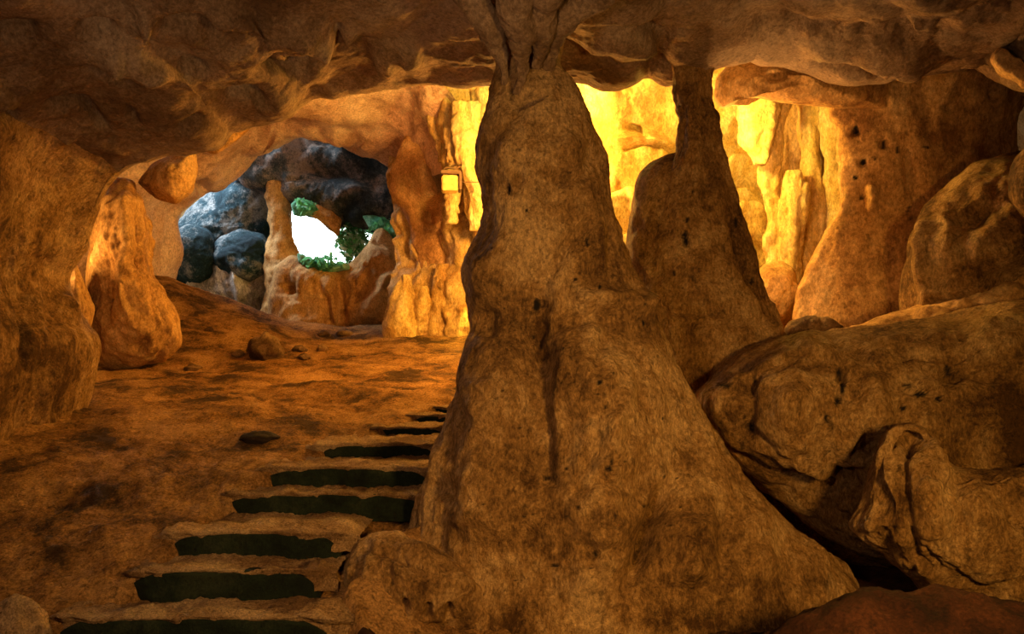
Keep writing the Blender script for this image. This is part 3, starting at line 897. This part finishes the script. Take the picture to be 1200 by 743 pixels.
LB = empty('boulder', T3(155, 428, 10.3), 'tall glowing orange boulder standing beside the left rock wall', 'boulder')
blob('body', [(100, 345), (104, 300), (110, 255), (122, 220), (140, 206), (158, 210), (172, 236), (176, 262), (172, 300), (176, 325), (195, 346), (210, 372), (214, 405), (196, 424), (155, 436), (118, 430), (106, 395)], 10.3, M_ORANGE, .55, .5, 190, 110, parent=LB, center=(146, 330),
     style=[('big', .07, 1.4), ('flute', .12, 2.2), ('fine', .03, 5)], feats=[([(148, 220), (152, 300), (146, 340)], 8, .12), ([(160, 250), (164, 320)], 6, -.10), ([(129, 351), (130, 354)], 4, -.15), ([(125, 260), (120, 320)], 8, .06)])
tag(blob('hanging_rock', [(160, 214), (176, 192), (205, 180), (228, 176), (232, 200), (224, 226), (206, 240), (184, 234)], 10.6, M_ORANGE, .4, .5, 110, 60, style=[('big', .06, 1.6), ('fine', .03, 4)]),
    'smooth ochre rock hanging beside the tall orange boulder', 'rock')
tag(blob('boulder', [(64, 330), (74, 314), (88, 306), (101, 332), (112, 362), (104, 392), (84, 384), (70, 356)], 9.6, M_ORANGE, .3, .4, 80, 50, style=[('big', .05, 2), ('fine', .02, 6)]),
    'small bright orange boulder peeping from behind the left rock wall', 'boulder')
tag(blob('rock_flake', [(238, 176), (252, 158), (276, 146), (298, 138), (292, 152), (272, 168), (254, 182)], 10.8, M_ORANGE, .15, .3, 80, 40, style=[('big', .05, 2), ('fine', .02, 6)]),
    'thin bright orange rock flake under the ceiling rim', 'rock')

# ---- daylit blue rocks
BB = [('big', .22, .8), ('scallop', .20, .9), ('fine', .06, 2.4)]
tag(blob('boulder', [(196, 300), (200, 268), (220, 246), (244, 226), (270, 212), (304, 206), (332, 222), (340, 262), (332, 300), (300, 300), (250, 300), (215, 312)], 17.6, M_BLUE, .9, 1, 160, 90, style=BB),
    'dark blue grey boulder with pale veins, topmost in the far chamber', 'boulder', 'blue grey boulders in the far chamber')
tag(blob('boulder', [(246, 300), (256, 280), (282, 268), (308, 272), (322, 292), (314, 318), (290, 330), (262, 322)], 16.8, M_BLUE, .7, .7, 120, 70, style=BB, seed=4.0),
    'round blue grey boulder sitting on the pale rock in the far chamber', 'boulder', 'blue grey boulders in the far chamber')
tag(blob('boulder', [(194, 300), (202, 274), (222, 262), (246, 274), (256, 300), (248, 330), (222, 342), (200, 334)], 16.9, M_BLUE, .7, .7, 110, 60, style=BB, seed=9.0),
    'blue grey boulder nearest the pink arch in the far chamber', 'boulder', 'blue grey boulders in the far chamber')
tag(blob('boulder', [(206, 330), (236, 312), (262, 300), (300, 300), (326, 318), (336, 350), (330, 395), (270, 395), (220, 370)], 17.0, M_PALE, .8, .8, 150, 80, style=[('big', .1, .9), ('flute', .25, 1.6), ('fine', .05, 3)]),
    'pale grey fluted rock below the blue boulders', 'boulder')
OV = empty('rock_overhang', T3(380, 215, 16.8), 'dark slate rock overhang above the cave mouth', 'rock overhang')
blob('body', [(270, 205), (276, 178), (310, 160), (360, 156), (420, 162), (462, 190), (490, 235), (500, 290), (478, 292), (446, 272), (424, 256), (402, 262), (380, 254), (362, 246), (345, 240), (330, 236), (312, 232), (296, 214)], 16.9, M_DARKBLUE, 1.0, 1.0, 220, 110, parent=OV, center=(385, 208),
     style=[('big', .2, .7), ('facet', .35, .8), ('bed', .22, 1.1), ('fine', .06, 2.5)], feats=[([(350, 200), (420, 205), (450, 240)], 10, -.3)], k=1.0)
CB = empty('boulder', T3(405, 396, 15.4), 'broad orange boulder below the white cave mouth, streaked with dark stains', 'boulder')
blob('body', [(316, 400), (313, 350), (322, 312), (340, 298), (352, 302), (376, 312), (404, 313), (418, 300), (430, 286), (440, 268), (450, 266), (464, 284), (482, 306), (505, 330), (510, 400)], 15.4, M_ORANGE, .7, .7, 300, 110, parent=CB, center=(405, 358),
     style=[('big', .10, .9), ('flute', .10, 1.5), ('fine', .04, 3.2), ('pit', .15, 1.8)], k=1.0, amp_edge=.1, feats=[([(396, 320), (398, 350), (402, 390)], 6, -.3), ([(382, 345), (386, 385)], 5, -.15), ([(440, 290), (460, 320), (420, 380)], 10, .2), ([(334, 330), (336, 345)], 7, -.2), ([(450, 335), (462, 338)], 6, -.25)])
loft('spire', [(190, 308, 338), (225, 311, 337), (250, 313, 338), (275, 313, 341), (300, 311, 351), (340, 310, 362), (400, 310, 366)], 16.2, M_ORANGE, 120, 70, parent=CB, depth=.9, style=[('big', .08, 1.2), ('flute', .06, 2), ('fine', .03, 4)], round_k=1.5)
tag(blob('hanging_rock', [(354, 236), (370, 238), (390, 246), (402, 258), (397, 278), (386, 270), (374, 258), (360, 250)], 16.0, M_ORANGE, .3, .4, 80, 40, style=[('big', .06, 1.6), ('fine', .03, 4)], k=1.0),
    'small ochre rock hanging into the white cave mouth', 'rock')

# ---- greenery round the cave mouth
M_LEAF = plain_mat('green_leaf', (.14, .46, .20), .5, .4, 6, trans=.55)
M_LEAF2 = plain_mat('pale_green_leaf', (.60, .78, .62), .5, .3, 6, trans=.55)
M_STEM = plain_mat('woody_stem', (.10, .07, .04), .8)
M_MOSS = rock_mat('green_moss', (.06, .30, .16), (.18, .58, .36), (.45, .80, .60), 1.6, 0.9, 0.0, speck=.4)


def leaf_cloud(name, cx, cy, d, rx, ry, n, size, mat, parent, sd):
    r = np.random.RandomState(sd)
    q = r.normal(size=(n, 3))
    q /= np.linalg.norm(q, axis=1)[:, None]
    q *= (r.rand(n, 1) ** .45)
    C = P3(cx, cy, d) + q * np.array([rx / FP * d, .35, ry / FP * d])
    A = r.normal(size=(n, 3))
    A /= np.linalg.norm(A, axis=1)[:, None]
    B = np.cross(A, r.normal(size=(n, 3)))
    B /= np.linalg.norm(B, axis=1)[:, None]
    L = size * (0.6 + .8 * r.rand(n, 1))
    up = np.cross(A, B) * L * .12
    vs_ = np.stack([C - A * L, C - A * L * .2 + B * L * .42 + up, C + A * L, C - A * L * .2 - B * L * .42 + up], 1)
    F = np.arange(n * 4).reshape(n, 4)
    o = put(name, vs_.reshape(-1, 3), [F[:, :3].copy(), F[:, [0, 2, 3]].copy()], mat, parent)
    o['kind'] = 'stuff'
    return o


SHR = empty('shrub', T3(417, 312, 16.3), 'leafy green shrub growing in the right half of the white cave mouth', 'shrub')
for pth in ([(410, 318, 16.3, 1.4), (412, 300, 16.3, 1.2), (408, 275, 16.3, .7), (404, 262, 16.3, .3)], [(413, 318, 16.35, 1.4), (418, 296, 16.35, 1.1), (424, 275, 16.35, .7), (428, 262, 16.35, .3)], [(412, 310, 16.3, 1.2), (422, 298, 16.25, .9), (434, 288, 16.2, .4)]):
    tube('stem', pth, M_STEM, 8, 16, SHR, style=[('fine', .004, 6)])
leaf_cloud('leaves', 415, 282, 16.35, 21, 27, 420, .085, M_LEAF, SHR, 3)
leaf_cloud('pale_leaves', 413, 284, 16.3, 19, 26, 260, .075, M_LEAF2, SHR, 4)


def moss(outline, d, label, n, sd, size=.07):
    root = empty('moss_patch', T3(np.mean([p[0] for p in outline]), max(p[1] for p in outline), d), label, 'moss')
    blob('cushion', outline, d, M_MOSS, .22, .25, 90, 40, parent=root, style=[('big', .05, 1.5), ('scallop', .06, 4), ('fine', .04, 5)], k=1.0)
    xs, ys = [p[0] for p in outline], [p[1] for p in outline]
    leaf_cloud('sprigs', (min(xs) + max(xs)) / 2, (min(ys) + max(ys)) / 2, d - .12, (max(xs) - min(xs)) * .42, (max(ys) - min(ys)) * .42, n, size, M_LEAF, root, sd)


moss([(424, 252), (440, 252), (462, 262), (482, 268), (488, 292), (470, 288), (450, 276), (432, 268)], 15.7, 'long green moss patch right of the shrub, below the dark overhang', 220, 5)
moss([(342, 240), (350, 232), (364, 236), (374, 246), (362, 252), (352, 254), (344, 252)], 15.75, 'small green moss patch at the upper left of the white cave mouth', 120, 6)
moss([(348, 296), (362, 303), (384, 308), (408, 308), (410, 316), (388, 320), (362, 314), (349, 306)], 15.1, 'green moss strip along the lower lip of the white cave mouth', 160, 7)

# ---- small box-shaped fixture on the flowstone
M_BOX = plain_mat('yellowed_housing', (.62, .40, .12), .5, .2, 20)
M_LID = plain_mat('brown_lid', (.12, .06, .03), .6, .2, 20)


def box(name, c, half, mat, parent, bev=.012, rz=0.0):
    import bmesh
    bm = bmesh.new()
    bmesh.ops.create_cube(bm, size=2.0)
    for v in bm.verts:
        v.co.x *= half[0]
        v.co.y *= half[1]
        v.co.z *= half[2]
    bmesh.ops.bevel(bm, geom=bm.edges[:], offset=bev, segments=2, affect='EDGES')
    ca, sa = math.cos(rz), math.sin(rz)
    off = np.array(c) - np.array(parent.location)
    for v in bm.verts:
        x, y = v.co.x * ca - v.co.y * sa, v.co.x * sa + v.co.y * ca
        v.co.x, v.co.y, v.co.z = x + off[0], y + off[1], v.co.z + off[2]
    me = bpy.data.meshes.new(name)
    bm.to_mesh(me)
    bm.free()
    me.materials.append(mat)
    return link(name, me, parent)


FD = 11.4
FIX = empty('box_fixture', T3(528, 228, FD), 'small yellow box shaped fixture with a brown lid on the orange flowstone', 'fixture')
u = FD / FP
box('housing', T3(527, 216, FD), (9.5 * u, .12, 9 * u), M_BOX, FIX, .015, .12)
box('lid', T3(528, 204, FD), (12 * u, .15, 2.0 * u), M_LID, FIX, .01, .12)
box('side_frame', T3(539, 214, FD), (1.6 * u, .14, 10 * u), M_LID, FIX, .008, .12)
tube('bracket', [(519, 200, FD, 1.3), (522, 196, FD + .05, 1.3), (534, 198, FD + .1, 1.3), (541, 194, FD + .15, 1.3)], M_LID, 10, 30, FIX, style=[('fine', .002, 5)])
tube('cable', [(540, 213, FD, .45), (552, 214, FD, .45), (568, 213, FD, .45), (590, 210, FD, .45)], M_LID, 8, 30, FIX, style=[('fine', .001, 5)])

# ================================================================== STEPS CUT INTO THE SLOPE
STAIR = empty('staircase', T3(330, 742, 4.1), 'flight of worn sandy steps with dark green risers beside the great column', 'staircase')


def add_step(k):
    d, zt, zb, l, r = STEPS[k]
    d2 = STEPS[k + 1][0] if k + 1 < len(STEPS) else d + .35
    xl, xr = (l - 600) / FP * d, (r - 600) / FP * d
    n, m = 120, 26
    t = np.linspace(0, 1, n)
    # the tread: a slab with a rounded, crumbling nose, ends sinking into the slope
    ex = .05 + .10 * (d2 - d)
    x = xl - ex + (xr - xl + 2 * ex) * t
    endw = smooth(0, .10, t) * smooth(1, .93, t)
    u = np.linspace(0, 1, m)
    q1 = np.stack([x * 3, 0 * x + k * 5.1, 0 * x], -1)
    nose = d + .025 * fbm(q1, 3) - .01 + (1 - endw) * .10
    prof_y = np.concatenate([np.full(4, .05), .012 * (1 - np.sin(np.linspace(-1, 1, 6) * math.pi / 2)), np.linspace(.04, d2 - d + .09, m - 10)])
    prof_z = np.concatenate([np.linspace(-.12, -.045, 4), np.linspace(-.034, -.004, 6), np.zeros(m - 10)])
    V = np.stack([np.repeat(x[:, None], m, 1), nose[:, None] + prof_y[None], CZ + zt + prof_z[None] + 0 * x[:, None]], -1)
    V[..., 2] -= ((1 - endw) * .035)[:, None]
    wv = np.concatenate([np.full(10, .55), np.ones(m - 10)])[None]
    V[..., 2] += (.022 * fbm(V * 6 + k, 4, .6) + .008 * fbm(V * 20 + k, 3, .6)) * wv
    V[..., 1] += .012 * fbm(V * 9 + 3 * k, 3, .6)
    st = bpy.data.objects.new('step', None)
    st.parent = STAIR
    st.location = np.array([(xl + xr) / 2, d, CZ + zb]) - np.array(STAIR.location)
    COL.objects.link(st)
    put('tread', V, [grid_faces(n, m)], M_TREAD, st)
    # the riser: a dark slab under the nose with lens-shaped ends
    n2, m2 = 90, 14
    t = np.linspace(0, 1, n2)
    x = xl + (xr - xl) * t
    end = np.sqrt(np.clip(1 - np.abs(2 * t - 1) ** 5, 0, 1))
    h = (zt - .016 - zb + .05)
    top = zb - .05 + h * (.25 + .75 * end) + .010 * pnoise(np.stack([x * 5, 0 * x + k, 0 * x], -1))
    zz = np.linspace(0, 1, m2)
    Z = (zb - .05) + (top - (zb - .05))[:, None] * zz[None]
    Y = d + .012 + .025 * fbm(q1[:n2] * 1.0, 3)[:, None] * 0 + .02 * pnoise(np.stack([np.repeat(x[:, None] * 7, m2, 1), Z * 14, 0 * Z + k], -1)) + .012 * (1 - end)[:, None] * 6
    nz = d + .025 * np.interp(t, np.linspace(0, 1, n), fbm(q1, 3)) - .01
    Y = Y - d + nz[:, None]
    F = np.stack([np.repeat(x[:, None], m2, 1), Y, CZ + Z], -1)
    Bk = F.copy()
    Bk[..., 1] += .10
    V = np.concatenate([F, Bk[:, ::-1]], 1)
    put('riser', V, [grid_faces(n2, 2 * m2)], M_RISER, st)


for k in range(len(STEPS)):
    add_step(k)

# ================================================================== LOOSE STONES ON THE SLOPE
def floor_hit(px, row):
    y = np.linspace(3, 15, 2400)
    z = floor_z((px - 600) / FP * y, y, True)
    r = HR - FP * (z - CZ) / y
    i = np.argmax(r <= row)
    return float(y[i]), float(z[i])


def stone(px, row, w, h, label, mat, seed, peak=0.5):
    """px, row: middle of its foot; w, h in picture points"""
    d, z = floor_hit(px, row)
    W, H = w / FP * d, h / FP * d
    nu, nv = 44, 26
    th = np.linspace(0, 2 * math.pi, nu, endpoint=False)
    ph = np.linspace(.02, math.pi - .02, nv)
    T, Q = np.meshgrid(th, ph, indexing='ij')
    n = np.stack([np.cos(T) * np.sin(Q), np.sin(T) * np.sin(Q), np.cos(Q)], -1)
    r = 1 + .30 * pnoise(n * 1.3 + seed) + .20 * (worley(n * 1.6 + seed)[0] - .5) + .06 * fbm(n * 5 + seed, 3)
    V = n * r[..., None]
    top = np.clip(V[..., 2:3], 0, 2)
    V = np.concatenate([V[..., :1] * (1 - .35 * top), V[..., 1:2] * (1 - .25 * top), V[..., 2:]], -1)
    V = V * np.array([W / 2, W * .42, H * .62]) + np.array([(px - 600) / FP * d, d, z + H * .36])
    vv = np.vstack([V.reshape(-1, 3), V[:, 0].mean(0), V[:, -1].mean(0)])
    i = np.arange(nu)
    j = (i + 1) % nu
    fs = [grid_faces(nu, nv, True, flip=True), np.stack([i * nv, j * nv, np.full(nu, nu * nv)], -1), np.stack([j * nv + nv - 1, i * nv + nv - 1, np.full(nu, nu * nv + 1)], -1)]
    tag(put('loose_stone', vv, fs, mat), label, 'stone', 'loose stones on the earth slope')


stone(311, 420, 42, 29, 'largest loose stone on the slope, wedge shaped and brown', M_STONE, 1.0)
stone(279, 418, 15, 8, 'small dark stone just left of the wedge shaped stone', M_STONE, 2.3)
stone(351, 412, 18, 8, 'flat dark stone right of the wedge shaped stone', M_STONE, 3.1)
stone(356, 421, 16, 7, 'small flat dark stone below its neighbour, right of the wedge shaped stone', M_STONE, 4.9)
stone(377, 411, 13, 8, 'small dark stone farthest right of the wedge shaped stone', M_STONE, 5.7)
stone(380, 394, 16, 7, 'dark stone at the foot of the streaked orange boulder, first of the pair', M_STONE, 6.1)
stone(403, 393, 20, 7, 'dark stone at the foot of the streaked orange boulder, second of the pair', M_STONE, 7.9)
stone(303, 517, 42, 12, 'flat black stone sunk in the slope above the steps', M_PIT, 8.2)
stone(226, 434, 20, 8, 'flat dark stone near the foot of the tall orange boulder', M_STONE, 9.4)
stone(245, 388, 10, 5, 'tiny dark stone high on the crest below the blue boulders', M_STONE, 10.4)
stone(20, 752, 75, 50, 'brown stone with a pale edge in the lower left corner', M_TREAD, 12.6)
